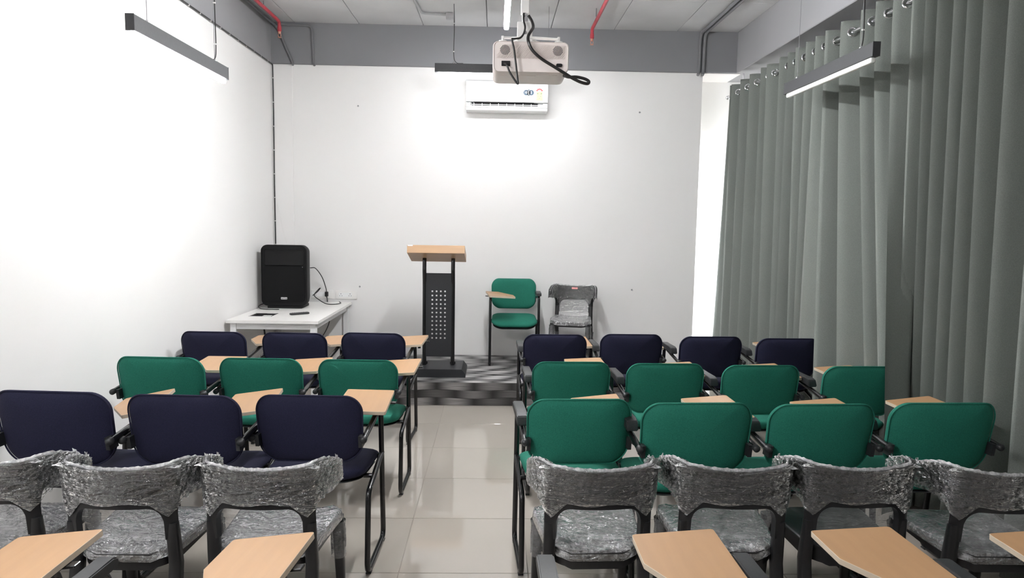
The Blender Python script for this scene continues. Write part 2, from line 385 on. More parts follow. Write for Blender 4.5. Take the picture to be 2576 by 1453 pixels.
rows = 18; PD = (YF - .012 - YS) / rows; protoT = {}
for r in range(rows):
    off = random.choice((0, .11, .165, .22))
    k0 = int(math.floor((ST0 - off) / PL)); k1 = int(math.ceil((ST1 - off) / PL))
    for k in range(k0, k1):
        a, b = max(ST0, off + k * PL), min(ST1, off + (k + 1) * PL)
        if b - a < .02: continue
        key = round(b - a, 3)
        if key in protoT: o = protoT[key].copy(); COL.objects.link(o)
        else: o = protoT[key] = B().box((0, 0, -.002), (b - a - .001, PD - .0012, .004), .0005, 1).done('plank', M['plank_top'], st, smooth=0)
        o.location = ((a + b) / 2 - cxs, YS + (r + .5) * PD - cys, HS + random.uniform(-.0004, .0004))

# ------------------------------------------------------------------ pendant lamps
def pendant(label, loc, lit, ceilz, along='y', drop=.17, cord=1, zc=ZC):
    t = thing('pendant_lamp', label, 'lamp', loc, 0 if along == 'y' else -pi / 2, 'linear pendant lamps')
    h = .078
    B().box((0, 0, .035 + h / 2), (.042, 1.2, h), .002, 1).done('housing', M['lampbody'], t)
    for s in (-1, 1): B().box((0, s * .6015, .035 + h / 2), (.044, .003, h + .002), .0008, 1).done('end_cap', M['lampbody'], t)
    B().box((0, 0, .0205), (.032, 1.15, .031), .010, 3).done('diffuser', M[{0: 'tube_off', 1: 'tube_on', 2: 'tube_soft', 3: 'tube_mid'}[lit]], t)
    top = zc - loc[2]
    for s in (-1, 1): B().cyl((0, s * (.6 - drop), .11), (0, s * (.6 - drop), top), .0018, 6).done('suspension_wire', M['cond'], t)
    for s in (-1, 1): B().lathe([(.012, 0), (.012, .008), (.003, .02)], (0, s * (.6 - drop), .112), seg=12).done('wire_grip', M['steel'], t)
    y = cord * (.6 - drop)
    B().tube(spline([(.0, y * .8, .118), (.008, y * .95, .125), (.010, y, .2), (.006, y + .004, .45), (.009, y - .003, .7), (.007, y, top)], 6), .0032, 6).done('power_cord', M['cable'], t)
    for k in range(4):
        z = .22 + k * .25
        if z < top: B().box((.006, y, z), (.016, .012, .008), .002, 1).done('cord_clip', M['white'], t)
    return t
pendant('lit black pendant strip lamp by the left wall', (-1.77, 4.13, 2.478), 2, 0)
pendant('lit pendant strip lamp overhead just left of the projector', (.062, 4.55, 2.965), 1, 0)
pendant('lit black strip lamp hung crosswise before the air conditioner', (.035, 6.6, 2.935), 2, 0, 'x', .168, -1)
pendant('lit pendant strip lamp behind the viewer by the left wall', (-1.25, .9, 2.478), 3, 0)
pendant('unlit black pendant strip lamp beside the grey curtain', (2.1, 4.55, 2.535), 0, 0, cord=-1)

# ------------------------------------------------------------------ writing-tablet chair
def chair_proto(fab, kindname):
    t = thing('tablet_chair', '', 'chair')
    # seat
    W2, D2 = .445, .44
    out = []
    for x, y in rrect(W2, D2, .10, 9):
        x *= 1 + .05 * (y / D2); out.append((x, y))
    def seat_f(u, v, d, r):
        y = v; z = .442 + .010 * (u / .22) ** 2 - .035 * max(0, (y + .02) / .24) ** 2 + .012 * max(0, (-y - .1) / .12)
        return (u, y - .02, z + d)
    seat = B().cushion(out, seat_f, .036, .036).done('seat', M[fab], t, smooth=60)
    def pan_f(u, v, d, r): p = seat_f(u, v, d, r); return (p[0] * .93, (p[1] + .02) * .93 - .02, p[2] - .036)
    B().cushion(out, pan_f, .006, .010).done('seat_pan', M['pad'], seat, smooth=60)
    # backrest: bowed cushion leaning back, dipped top edge
    out = []
    Wb, Hb = .455, .288
    for x, z in rrect(Wb, Hb, .072, 10):
        if z < 0: x *= 1 - .07 * (z / (Hb / 2)) ** 2
        if z > 0: z += (-.009 * cos(min(1, abs(x) / .16) * pi)) * (z / (Hb / 2)) ** 3
        else: z -= .012 * max(0, 1 - (x / .18) ** 2) * (z / (Hb / 2)) ** 2
        out.append((x, z))
    def back_f(u, v, d, r):
        z = v; y = -.282 - .20 * (z + .02) * .9 + .030 * (u / .226) ** 2
        y = -.276 - .18 * z + .034 * (u / .226) ** 2
        return (u, y + d, .674 + z)
    bk = B().cushion(out, back_f, .030, .027).done('backrest', M[fab], t, smooth=60)
    sm = [back_f(u * 1.0, v * 1.0, -.012, 1) for u, v in [(a * .995, b * .995) for a, b in out]]
    B().tube(sm, .0034, 6, closed=True).done('piping', M[fab], bk, smooth=60)
    # bent-tube side frames
    for s in (-1, 1):
        x = s * .238
        pts = [(x, -.300, .640), (x, -.10, .664), (x, .085, .690), (x, .150, .0135), (x, -.235, .0135), (x, -.205, .372), (x, .116, .448)]
        p = fillet(pts[:3], .1, 5)[:-1] + fillet([pts[1], pts[2], pts[3], pts[4], pts[5], pts[6]], .05, 7)[1:]
        p = fillet(pts, .048, 7)
        fr = B().tube(p, .0128, 12).done('side_frame', M['black'], t, smooth=50)
        cap = B(); e = Vector(pts[0]); dr = (Vector(pts[0]) - Vector(pts[1])).normalized()
        cap.tube([e - dr * .012, e + dr * .006, e + dr * .012], [.0148, .0148, .008], 12).done('tube_cap', M['pad'], fr, smooth=50)
        for yy in (-.20, .12): B().box((x, yy, .004), (.024, .03, .008), .002, 1).done('foot_glide', M['pad'], fr)
        # plate that carries the backrest
        br = B(); br.prism([(-.280, .598), (-.225, .598), (-.235, .650), (-.290, .650)], lambda a, b_, h: (h, a, b_), s * .212, s * .228)
        br.done('back_bracket', M['pad'], t)
    for yy, zz in ((-.12, .418), (.08, .440)):
        B().tube([(-.238, yy, zz), (.238, yy, zz)], .011, 10).done('cross_bar', M['black'], t, smooth=50)
    # left arm pad
    a = B(); prof = [(-.175, .688), (-.160, .716), (-.12, .722), (.085, .722), (.105, .714), (.108, .694), (.09, .688), (-.13, .688), (-.155, .676), (-.175, .676)]
    a.prism(prof, lambda y, z, h: (-.238 + h, y, z), -.024, .024)
    bmesh.ops.bevel(a.bm, geom=[e for e in a.bm.edges], offset=.004, segments=2, affect='EDGES')
    a.done('arm_pad', M['pad'], t, smooth=40)
    # writing tablet on its swivel bracket (origin at the middle of the right edge)
    tb = B(); poly = [(0, .213), (-.245, .213), (-.245, .035), (-.125, -.213), (0, -.213)]
    mid = (-.06, .213); poly = [(v.x, v.y) for v in fillet([(x, y, 0) for x, y in [mid] + poly[1:] + [poly[0], mid]], .012, 3)[:-1]]
    tb.prism(poly, lambda x, y, h: (x, y, h), .7005, .7165)
    tab = tb.done('writing_tablet', M['beech'], t, smooth=30)
    eb = B(); n = len(poly); V = []; F = []
    for x, y in poly: V += [(x * 1.0, y, .700), (x, y, .7168)]
    cxp, cyp = -.11, .02
    for i, (x, y) in enumerate(poly):
        d = Vector((x - cxp, y - cyp)).normalized() * .0014
        for z in (.7000, .7160): V.append((x + d.x, y + d.y, z))
    for i in range(n):
        j = (i + 1) % n; a0 = 2 * n
        F += [(a0 + 2 * i, a0 + 2 * j, a0 + 2 * j + 1, a0 + 2 * i + 1), (2 * i, 2 * i + 1, a0 + 2 * i + 1, a0 + 2 * i) if 0 else (2 * i + 1, 2 * j + 1, a0 + 2 * j + 1, a0 + 2 * i + 1), (2 * i, a0 + 2 * i, a0 + 2 * j, 2 * j)]
    eb.add(V, F).done('edge_band', M['edge'], tab, smooth=30)
    g = B(); g.box((-.035, -.02, .694), (.05, .18, .010), .002, 1); g.box((-.035, .04, .694), (.12, .03, .008), .002, 1)
    g.cyl((-.035, -.09, .668), (-.035, -.09, .700), .011, 12); g.cyl((-.014, -.12, .690), (-.014, -.12, .700), .007, 10)
    g.done('tablet_bracket', M['black'], tab)
    tab.location = (.275, .09, 0)
    return t
PROTO = {k: chair_proto(k, k) for k in ('green', 'navy')}
used = set()
def place_chair(fab, x, y, yaw, label, group, tab=None, z=0, sc=1):
    """x, y: point under the rear top of the backrest; tab = (world x, y, yaw degrees) of the tablet's right edge"""
    r = PROTO[fab] if fab not in used else dup(PROTO[fab]); used.add(fab)
    th = radians(yaw); R = .335 * sc
    ox, oy = x - R * sin(th), y + R * cos(th)
    r.location = (ox, oy, z); r.rotation_euler = (0, 0, th); r['label'] = label; r['group'] = group; r.scale = (sc,) * 3
    tb = [c for c in r.children if c.name.startswith('writing_tablet')][0]
    zt = .70 * sc + .016; fac = (1.629 - zt) / .913
    if tab:                                  # boards sag towards their free side
        from mathutils import Euler
        dx, dy = (tab[0] * fac - ox) / sc, (tab[1] * fac - oy) / sc; k = fac / sc
        e = Euler((0, -radians(tab[3] if len(tab) > 3 else 4), radians(tab[2]) - th))
        p = Vector((dx * cos(th) + dy * sin(th), -dx * sin(th) + dy * cos(th), zt / sc))
        tb.scale = (k,) * 3; tb.rotation_euler = e; tb.location = p - e.to_matrix() @ Vector((0, 0, .7165 * k))
    else: tb.location = (.275, .09, 0); tb.rotation_euler = (0, 0, 0)
    return r
SC = {3: 1.05, 4: 1.02, 6: 1.085, 7: 1.06, 8: 1.035, 17: 1.03, 18: 1.06, 19: 1.047, 20: 1.055}      # same chair model, some scaled up so their outlines fit
GA, GB, GC, GE = 'navy tablet chairs in the row nearest the stage', 'green tablet chairs in the second row', 'tablet chairs in the third row', 'tablet chairs in the row nearest the viewer'
CH = [
 ('navy', -1.905, 4.70, -2, 'navy tablet chair in the stage-side row, next to the left wall', GA, (-1.605, 5.31, 0, 4)),
 ('navy', -1.355, 4.69, -2, 'navy tablet chair in front of the white desk, middle of its row of three', GA, (-1.07, 5.31, 0, 4)),
 ('navy', -.828, 4.72, -3, 'navy tablet chair at the aisle end of the row beside the lectern', GA, (-0.522, 5.315, -1.5, 4)),
 ('green', -1.850, 3.81, -3, 'leftmost green tablet chair, nearest the left wall in the second row', GB, (-1.596, 4.369, 4.6, -1)),
 ('green', -1.292, 3.81, -1, 'green tablet chair between two green ones in the left block', GB, (-1.054, 4.373, 0, 4)),
 ('green', -.752, 3.80, -1, 'green tablet chair at the aisle, left block, behind the lectern-side navy chair', GB, (-0.473, 4.366, 0, 4)),
 ('navy', -1.955, 3.02, -4, 'leftmost navy tablet chair in the third row, beside the left wall', GC, (-1.652, 3.49, 9.4, 11)),
 ('navy', -1.358, 2.98, -2, 'navy tablet chair in the third row between two navy neighbours', GC, (-1.099, 3.517, 7.4, 6.6)),
 ('navy', -.815, 3.00, -1.5, 'navy tablet chair at the aisle end of the third row, left block', GC, (-0.518, 3.491, 2.3, -1.5)),
 ('navy', .430, 4.75, 1, 'navy tablet chair at the aisle end of the right block, before the wrapped stage chair', GA, (0.735, 5.33, 0, 4)),
 ('navy', .973, 4.80, 1, 'second navy tablet chair from the aisle in the right block', GA, (1.26, 5.3, 0, 4)),
 ('navy', 1.520, 4.74, 2, 'third navy tablet chair from the aisle in the right block', GA, (1.8, 5.25, 0, 4)),
 ('navy', 2.045, 4.70, 2, 'navy tablet chair half hidden by the grey curtain', GA, (2.3, 5.25, 0, 4)),
 ('green', .443, 3.81, 2, 'green tablet chair at the aisle, second row of the right block', GB, (0.727, 4.468, 0.6, 3)),
 ('green', .970, 3.79, 2, 'second green tablet chair from the aisle in the second row, right block', GB, (1.307, 4.358, 0, 4)),
 ('green', 1.504, 3.77, 2, 'third green tablet chair from the aisle in the second row, right block', GB, (1.867, 4.335, 0, 4)),
 ('green', 2.075, 3.77, 2, 'green tablet chair half hidden by the grey curtain', GB, (2.36, 4.3, 0, 4)),
 ('green', .392, 2.98, 3, 'green tablet chair at the aisle, third row, behind the wrapped chairs', GC, (0.661, 3.465, 0, 6.4)),
 ('green', .906, 2.93, 3, 'second green tablet chair from the aisle in the third row', GC, (1.253, 3.457, 0, 5)),
 ('green', 1.462, 2.93, 3, 'third green tablet chair from the aisle in the third row', GC, (1.823, 3.417, -1, 5.6)),
 ('green', 2.030, 2.97, 2, 'green tablet chair in the third row right beside the curtain', GC, (2.38, 3.482, 1.2, 6.2)),
]
for i, (f, x, y, yaw, lab, g, tb) in enumerate(CH):
    sc = SC.get(i, 1); K = (1.629 - .82 * sc) / .784; place_chair(f, x * K, y * K, yaw, lab, g, tb, 0, sc)
for x, y, yaw, lab, tb in [
    (-1.40, 1.74, 0, 'tablet chair cut by the lower left corner, its board shows', (-1.13, 1.785, 0, 6)),
    (-.800, 1.72, -2, 'tablet chair at the lower edge left of the aisle, its board shows', (-.532, 1.774, -4.5, 8)),
    (.395, 1.755, 1, 'tablet chair at the lower edge right of the aisle, arm pad and board show', (.668, 1.806, 0, 4.5)),
    (.94, 1.77, 1, 'tablet chair at the lower edge, second board right of the aisle', (1.223, 1.829, 1, 3)),
    (1.492, 1.74, 1, 'tablet chair at the lower right corner, board cut by the edge', (1.769, 1.82, 0, 4))]:
    place_chair('navy', x, y - .335, yaw, lab, GE, tb)
# the lone chair on the stage faces the room
place_chair('green', .203, 7.262, 180, 'lone green tablet chair standing on the stage against the far wall', 'chairs on the stage', (-.062, 6.80, 186, 3), HS)

# ------------------------------------------------------------------ wrapped plastic chair
def plan(u):
    """centre line of the bowed back band, arc parameter u -> x, y"""
    a = abs(u); s = 1 if u >= 0 else -1
    if a < .18: return s * a * .99, -.205 + .035 * (a / .18) ** 2
    t = (a - .18) / .20
    return s * (.178 + .046 * sin(min(1, t) * pi / 2)), -.170 + .185 * t ** 1.25
def zhi(u):
    a = abs(u); return .762 + .014 * min(1, a / .2) ** 2 - .05 * max(0, (a - .22) / .16) ** 2
def zlo(u):
    a = abs(u)
    if a < .10: return .622
    if a < .150: t = (a - .10) / .05; return .622 - .060 * (1 - sqrt(max(0, 1 - t * t)))
    if a < .192: return .50
    if a < .235: t = (.235 - a) / .043; return .668 - .085 * (1 - sqrt(max(0, 1 - t * t)))
    return .668 + .02 * (a - .235) / .145
def band(off0, off1, us, lo, hi, nz=5, wob=0, seed=1, lean=.10):
    """closed shell between two offsets along the plan normal"""
    g = B(); rnd = random.Random(seed); V = []; F = []; n = len(us)
    for off in (off0, off1):
        for u in us:
            x, y = plan(u); x1, y1 = plan(u + .004); x0, y0 = plan(u - .004)
            tx, ty = x1 - x0, y1 - y0; l = sqrt(tx * tx + ty * ty); nx, ny = ty / l, -tx / l
            for k in range(nz + 1):
                z = lo(u) + (hi(u) - lo(u)) * k / nz
                o = off + (rnd.uniform(-wob, wob) if wob else 0)
                V.append((x + nx * o, y + ny * o - lean * (z - .46), z))
    m = nz + 1; st = n * m
    for i in range(n - 1):
        for k in range(nz):
            a = i * m + k; F.append((a, a + 1, a + m + 1, a + m)); b = st + a; F.append((b, b + m, b + m + 1, b + 1))
        F.append((i * m, i * m + m, st + i * m + m, st + i * m)); a = i * m + nz; F.append((a, st + a, st + a + m, a + m))
    for i, q in ((0, 0), (n - 1, 1)):
        for k in range(nz):
            a = i * m + k; F.append((a, st + a, st + a + 1, a + 1))
    return g.add(V, F)
def lin(a, b, n): return [a + (b - a) * i / n for i in range(n + 1)]
def wrapped_proto():
    t = thing('wrapped_chair', '', 'chair')
    us = sorted(lin(-.38, .38, 44) + lin(.10, .15, 8)[1:-1] + [-v for v in lin(.10, .15, 8)[1:-1]] + lin(.193, .235, 6) + [-v for v in lin(.193, .235, 6)] + [-.1495, .1495, -.1505, .1505, -.1915, .1915, -.1925, .1925])
    bk = band(-.011, .013, us, zlo, zhi).done('backrest', M['plast'], t, smooth=40)
    # bubble wrap drawn tight round the band
    uw = lin(-.385, .385, 120)
    def lo2(u):
        a = abs(u); return .640 + .004 * sin(u * 40) - (.055 * max(0, 1 - abs(a - .165) / .05)) + (.012 if a > .24 else 0)
    band(.0185, .0205, uw, lo2, lambda u: zhi(u) + .004 + .002 * sin(u * 90), 22, .0016, 3).done('bubble_wrap', M['wrap'], bk, smooth=60)
    band(-.0175, -.0155, uw, lo2, lambda u: zhi(u) + .004, 16, .0016, 5).done('bubble_wrap', M['wrap'], bk, smooth=60)
    # gathered film edge along the top, with loose tails at the ends
    rnd = random.Random(9); g = B(); rim = []; rr = []
    for u in lin(-.375, .375, 70):
        x, y = plan(u); z = zhi(u) + .006 + rnd.uniform(-.0015, .0015); rim.append((x, y - .10 * (z - .46) - .002, z - .002)); rr.append(.0038 + rnd.uniform(-.0008, .0018))
    g.tube(rim, rr, 6, flat=1.6)
    g.done('film_edge', M['edgefilm'], bk, smooth=60)
    for s in (-1, 1):
        g = B(); V = []; F = []; nu, nv = 9, 7
        for i in range(nu):
            for k in range(nv):
                u = s * (.375 + .05 * i / (nu - 1)); x, y = plan(s * .375); zz = .672 + (.082 - .03 * i / nu) * k / (nv - 1)
                V.append((x + s * (.004 * i / nu + rnd.uniform(-.004, .004)), y + .030 * i / (nu - 1) + rnd.uniform(-.004, .004) - .03, zz + rnd.uniform(-.004, .004)))
        for i in range(nu - 1):
            for k in range(nv - 1): a = i * nv + k; F.append((a, a + nv, a + nv + 1, a + 1))
        g.add(V, F).done('film_tail', M['edgefilm'], bk, smooth=60, recalc=False)
        g = B(); x0 = s * .14; V = []; F = []
        for i in range(8):                                        # ruffle standing up from the rim
            for k in range(4):
                V.append((x0 + s * .011 * i + rnd.uniform(-.002, .002), plan(x0)[1] - .035 + .02 * k / 3 + rnd.uniform(-.003, .003), .768 + (.009 * sin(pi * i / 7)) * k / 3 + rnd.uniform(-.002, .003)))
        for i in range(7):
            for k in range(3): a = i * 4 + k; F.append((a, a + 4, a + 5, a + 1))
        g.add(V, F).done('film_ruffle', M['edgefilm'], bk, smooth=60, recalc=False)
    # rear legs grow into the band, front legs into the seat
    for s in (-1, 1):
        g = B(); n = 14; V = []; F = []
        for i in range(n + 1):
            f = i / n; z = .56 * f
            yc = -.172 - .10 * (z - .46) if z > .40 else -.166 - .075 * (1 - z / .40)
            xc = s * (.171 + .010 * (1 - f)); w = .021 + .003 * (1 - f) ; d = .0125 + .010 * sin(pi * min(1, (1 - f) * 1.3 + .12))
            for k in range(12):
                a = 2 * pi * k / 12; ca, sa = cos(a), sin(a); e = .55
                V.append((xc + w * math.copysign(abs(ca) ** e, ca), yc + d * math.copysign(abs(sa) ** e, sa), z))
        for i in range(n): F += [(i * 12 + k, i * 12 + (k + 1) % 12, i * 12 + 12 + (k + 1) % 12, i * 12 + 12 + k) for k in range(12)]
        F += [tuple(range(12))[::-1], tuple(n * 12 + k for k in range(12))]
        lg = g.add(V, F).done('leg', M['plast'], t, smooth=50)
        g = B(); V = []; F = []
        for i in range(n + 1):
            f = i / n; z = .43 * f; xc = s * (.186 - .010 * f); yc = .205 - .03 * f; w = .015 + .008 * f
            for k in range(12):
                a = 2 * pi * k / 12; ca, sa = cos(a), sin(a); e = .6
                V.append((xc + w * math.copysign(abs(ca) ** e, ca), yc + (w + .002) * math.copysign(abs(sa) ** e, sa), z))
        for i in range(n): F += [(i * 12 + k, i * 12 + (k + 1) % 12, i * 12 + 12 + (k + 1) % 12, i * 12 + 12 + k) for k in range(12)]
        F += [tuple(range(12))[::-1], tuple(n * 12 + k for k in range(12))]
        lg2 = g.add(V, F).done('leg', M['plast'], t, smooth=50)
        # film sleeves on the legs
        for par, c0, z0, z1, w in ((lg2, (s * .178, .178), .26, .41, .029), (lg, (s * .178, -.20), .08, .30, .028)):
            g = B(); rng = random.Random(4 + s); pts = [(c0[0], c0[1] + (.0 if par is lg2 else .02 * i / 7), z0 + (z1 - z0) * i / 7) for i in range(8)]
            g.tube(pts, [w + rng.uniform(-.001, .003) for _ in pts], 14, caps=False); g.done('film_sleeve', M['film'], par, smooth=60, recalc=False)
    # dished seat with deep side apron
    out = [(x * (1 + .10 * (y / .2)), y) for x, y in rrect(.375, .40, .085, 9)]
    def sf(u, v, d, r): return (u, v + .005, .448 + .016 * (abs(u) / .19) ** 2 - .014 * (v / .2) ** 2 * (v > 0) - .020 * max(0, 1 - (u / .12) ** 2) * (v < -.12) + d)
    seat = B().cushion(out, sf, .010, .018, p=10).done('seat', M['plast'], t, smooth=50)
    ap = B(); n = len(out); V = []; F = []
    for i, (x, y) in enumerate(out):
        zt = sf(x, y, 0, 1)[2]; V += [(x * .985, y * .985 + .005, zt), (x * .955, y * .955 + .005, zt - (.062 if y < .1 else .045))]
    for i in range(n): j = (i + 1) % n; F.append((2 * i, 2 * j, 2 * j + 1, 2 * i + 1))
    ap.add(V, F)
    ap.done('seat_apron', M['plast'], seat, smooth=60)
    rnd = random.Random(21)
    wob = {}
    def wf(u, v, d, r):
        p = sf(u, v, d, r); q = .0035 * sin(u * 61 + v * 33) + .003 * sin(v * 83 - u * 47) + .002 * sin(u * 140) * sin(v * 150)
        return (p[0] * 1.035, (p[1]) * 1.03 + .004, p[2] + (q if d > 0 else -.03) + .003)
    B().cushion(out, wf, .016, .004, rings=(0, .15, .3, .45, .6, .72, .82, .9, .95, .98, 1), p=8).done('bubble_wrap', M['seatwrap'], seat, smooth=70)
    # stretched film closing the gap below the band
    g = B(); V = []; F = []; nu, nv = 15, 12
    for i in range(nu):
        for k in range(nv):
            fu = i / (nu - 1) * 2 - 1; fz = k / (nv - 1); z = .455 + .180 * fz; x = fu * .152
            V.append((x, -.172 - .10 * (z - .46) + .07 * (1 - fz) ** 1.5 - .012 * (1 - fu * fu) + .003 * sin(fu * 17 + fz * 5), z - .02 * (1 - fz) * (1 - fu * fu)))
    for i in range(nu - 1):
        for k in range(nv - 1): a = i * nv + k; F.append((a, a + nv, a + nv + 1, a + 1))
    g.add(V, F).done('gap_film', M['film'], t, smooth=70, recalc=False)
    return t
WP = wrapped_proto(); first = True
GD = 'plastic-wrapped black chairs in the fourth row'
wc = [(-1.785, 2.375, 2, 'wrapped black plastic chair cut by the left picture edge'),
      (-1.290, 2.345, -1, 'wrapped black plastic chair, middle of the three left of the aisle'),
      (-.812, 2.350, -2, 'wrapped black plastic chair at the aisle, left block'),
      (.385, 2.365, 2, 'wrapped black plastic chair at the aisle, right block'),
      (.872, 2.378, -2, 'second wrapped black plastic chair right of the aisle'),
      (1.338, 2.395, 1, 'third wrapped black plastic chair right of the aisle, film slipped off its seat'),
      (1.850, 2.350, -1, 'rightmost wrapped black plastic chair, near the curtain')]
def place_wrapped(x, y, yaw, lab, g, z=0):
    global first
    r = WP if first else dup(WP); first = False
    th = radians(yaw); R = .24
    r.location = (x - R * sin(th), y + R * cos(th), z); r.rotation_euler = (0, 0, th); r['label'] = lab; r['group'] = g; return r
for x, y, a, lab in wc:
    r = place_wrapped(x, y, a, lab, GD)
    if 'slipped' in lab:                       # bare seat on this one
        for c in r.children:
            if c.name.startswith('seat'):
                for q in [q for q in c.children if q.name.startswith('bubble_wrap')]: bpy.data.objects.remove(q)
fw = place_wrapped(.835, 7.20, 168, 'wrapped black plastic chair on the stage, right of the lone green chair', 'chairs on the stage', HS)
B().box((.0, -.222 + .012, .742), (.06, .003, .018), .001, 1).done('tag_sticker', M['pink'], [c for c in fw.children if c.name.startswith('backrest')][0])

# ------------------------------------------------------------------ lectern
le = thing('lectern', 'black metal lectern with beech top and perforated front panel on the stage', 'lectern', (-.51, 6.46, HS))
b = B(); b.prism([(-.26, 0), (.26, 0), (.26, .03), (.225, .075), (-.225, .075), (-.26, .03)], lambda x, z, h: (x, h, z), -.20, .22)
b.done('base', M['matt'], le, smooth=0)
for s in (-1, 1):
    x = s * .131
    p = fillet([(x, .0, .07), (x, .0, .84), (x, -.02, .96), (x, -.012, 1.06), (x, .02, 1.10)], .12, 6)
    B().tube(p, .0185, 12).done('post', M['black'], le, smooth=50)
    B().box((x, -.035, 1.098), (.036, .09, .034), .004, 1, Matrix.Rotation(-.24, 3, 'X')).done('top_bracket', M['black'], le)
    B().box((x, .05, .088), (.05, .05, .03), .004, 1).done('foot_plate', M['black'], le)
# panel with 4 x 12 square holes
PX0, PX1, PZ0, PZ1 = -.118, .118, .155, .932
xsP = [PX0, PX0 + .008]; hx = [-.0585 + .039 * i for i in range(4)]; hz = [.330 + .0395 * i for i in range(12)]; q = .0072
gx = sorted([PX0, PX1] + [h + d for h in hx for d in (-q, q)]); gz = sorted([PZ0, PZ1] + [h + d for h in hz for d in (-q, q)])
b = B(); V = []; F = []; nx, nz = len(gx), len(gz)
for yy in (-.012, -.006):
    for zz in gz:
        for xx in gx: V.append((xx, yy, zz))
def hole(i, k):
    xm, zm = (gx[i] + gx[i + 1]) / 2, (gz[k] + gz[k + 1]) / 2
    return any(abs(xm - h) < q * .9 for h in hx) and any(abs(zm - h) < q * .9 for h in hz)
st_ = nx * nz
for k in range(nz - 1):
    for i in range(nx - 1):
        if hole(i, k):
            c4 = [k * nx + i, k * nx + i + 1, (k + 1) * nx + i + 1, (k + 1) * nx + i]
            for a in range(4): F.append((c4[a], c4[(a + 1) % 4], st_ + c4[(a + 1) % 4], st_ + c4[a]))
        else:
            a = k * nx + i; F.append((a, a + 1, a + nx + 1, a + nx)); a += st_; F.append((a, a + nx, a + nx + 1, a + 1))
b.add(V, F).done('front_panel', M['matt'], le, smooth=0)
# tilted beech box top: the audience side is the high side
tp = B().box((0, 0, 0), (.512, .36, .072), .002, 1).done('reading_top', M['beechx'], le, (0, .0, 1.12), smooth=0)
tp.rotation_euler = (-.27, 0, 0); tp.location = (-.012, -.03, 1.112)
B().box((-.228, -.1812, .030), (.045, .0015, .010)).done('sticker', M['sticker'], tp, smooth=0)

# ------------------------------------------------------------------ desk corner
dk = thing('desk', 'white office desk in the far left corner carrying a loudspeaker', 'desk', (-1.875, 6.63, 0))
DX, DY = .775, 1.40
top = B(); ox, oy = -2.055 + 1.875, 6.27 - 6.63                 # opening for the cable box
a0, a1, b0, b1 = ox - .095, ox + .095, oy - .10, oy + .10
for (x0, x1, y0, y1) in ((-DX / 2, DX / 2, -DY / 2, b0), (-DX / 2, DX / 2, b1, DY / 2), (-DX / 2, a0, b0, b1), (a1, DX / 2, b0, b1)):
    top.box(((x0 + x1) / 2, (y0 + y1) / 2, .743), (x1 - x0, y1 - y0, .025))
top.done('desktop', M['desk'], dk, smooth=0)
cbx = B(); cbx.box((ox, oy, .69), (.18, .19, .004)); cbx.box((ox - .09, oy, .722), (.004, .19, .064)); cbx.box((ox + .09, oy, .722), (.004, .19, .064)); cbx.box((ox, oy - .095, .722), (.18, .004, .064)); cbx.box((ox, oy + .095, .722), (.18, .004, .064))
cb = cbx.done('cable_box', M['dark'], dk, smooth=0)
fr = B()
for (c, d) in (((ox, oy - .098, .757), (.2, .008, .004)), ((ox, oy + .098, .757), (.2, .008, .004)), ((ox - .096, oy, .757), (.008, .2, .004)), ((ox + .096, oy, .757), (.008, .2, .004))): fr.box(c, d)
fr.done('box_rim', M['steel'], cb, smooth=0)
B().box((ox + .03, oy + .04, .735), (.10, .06, .02), .003, 1).done('socket_strip', M['white'], cb)
for sx in (-1, 1):
    for sy in (-1, 1):
        B().box((sx * (DX / 2 - .05), sy * (DY / 2 - .05), .365), (.05, .05, .73), .003, 1).done('leg', M['deskmetal'], dk)
for c, d in (((0, -DY / 2 + .05, .703), (DX - .15, .03, .055)), ((0, DY / 2 - .05, .703), (DX - .15, .03, .055)), ((-DX / 2 + .05, 0, .703), (.03, DY - .15, .055)), ((DX / 2 - .05, 0, .703), (.03, DY - .15, .055))):
    B().box(c, d, .002, 1).done('rail', M['deskmetal'], dk)
B().box((0, DY / 2 - .12, .50), (DX - .16, .018, .36), .002, 1).done('modesty_panel', M['deskmetal'], dk)

# loudspeaker
sp = thing('loudspeaker', 'black portable loudspeaker standing on the white desk', 'speaker', (-2.010, 6.74, .7565))
def spk_out(w, h, r, bx, bz):
    o = []
    for x, z in rrect(w, h, r, 7):
        o.append((x + bx * math.copysign(1, x) * max(0, 1 - (z / (h / 2)) ** 2), z + (bz * max(0, 1 - (x / (w / 2)) ** 2) if z > 0 else -bz * .6 * max(0, 1 - (x / (w / 2)) ** 2))))
    return o
b = B(); V = []; F = []; secs = [(0.012, .97), (0, .985), (.006, 1), (.05, 1.0), (.11, .97), (.22, .86), (.31, .76), (.33, .72)]
base = spk_out(.430, .575, .05, .009, .014); n = len(base)
for y, s in secs: V += [(x * s, y, .315 + z * (s * .35 + .65)) for x, z in base]
for i in range(len(secs) - 1): F += [(i * n + k, i * n + (k + 1) % n, (i + 1) * n + (k + 1) % n, (i + 1) * n + k) for k in range(n)]
F += [tuple((len(secs) - 1) * n + k for k in range(n))]
F += [tuple(range(n))[::-1]]
cab = b.add(V, F).done('cabinet', M['spk'], sp, smooth=50)
g = B().prism(spk_out(.385, .345, .03, .004, .0), lambda x, z, h: (x, h, z + .235), -.004, .014).done('grille', M['grille'], sp, smooth=0)
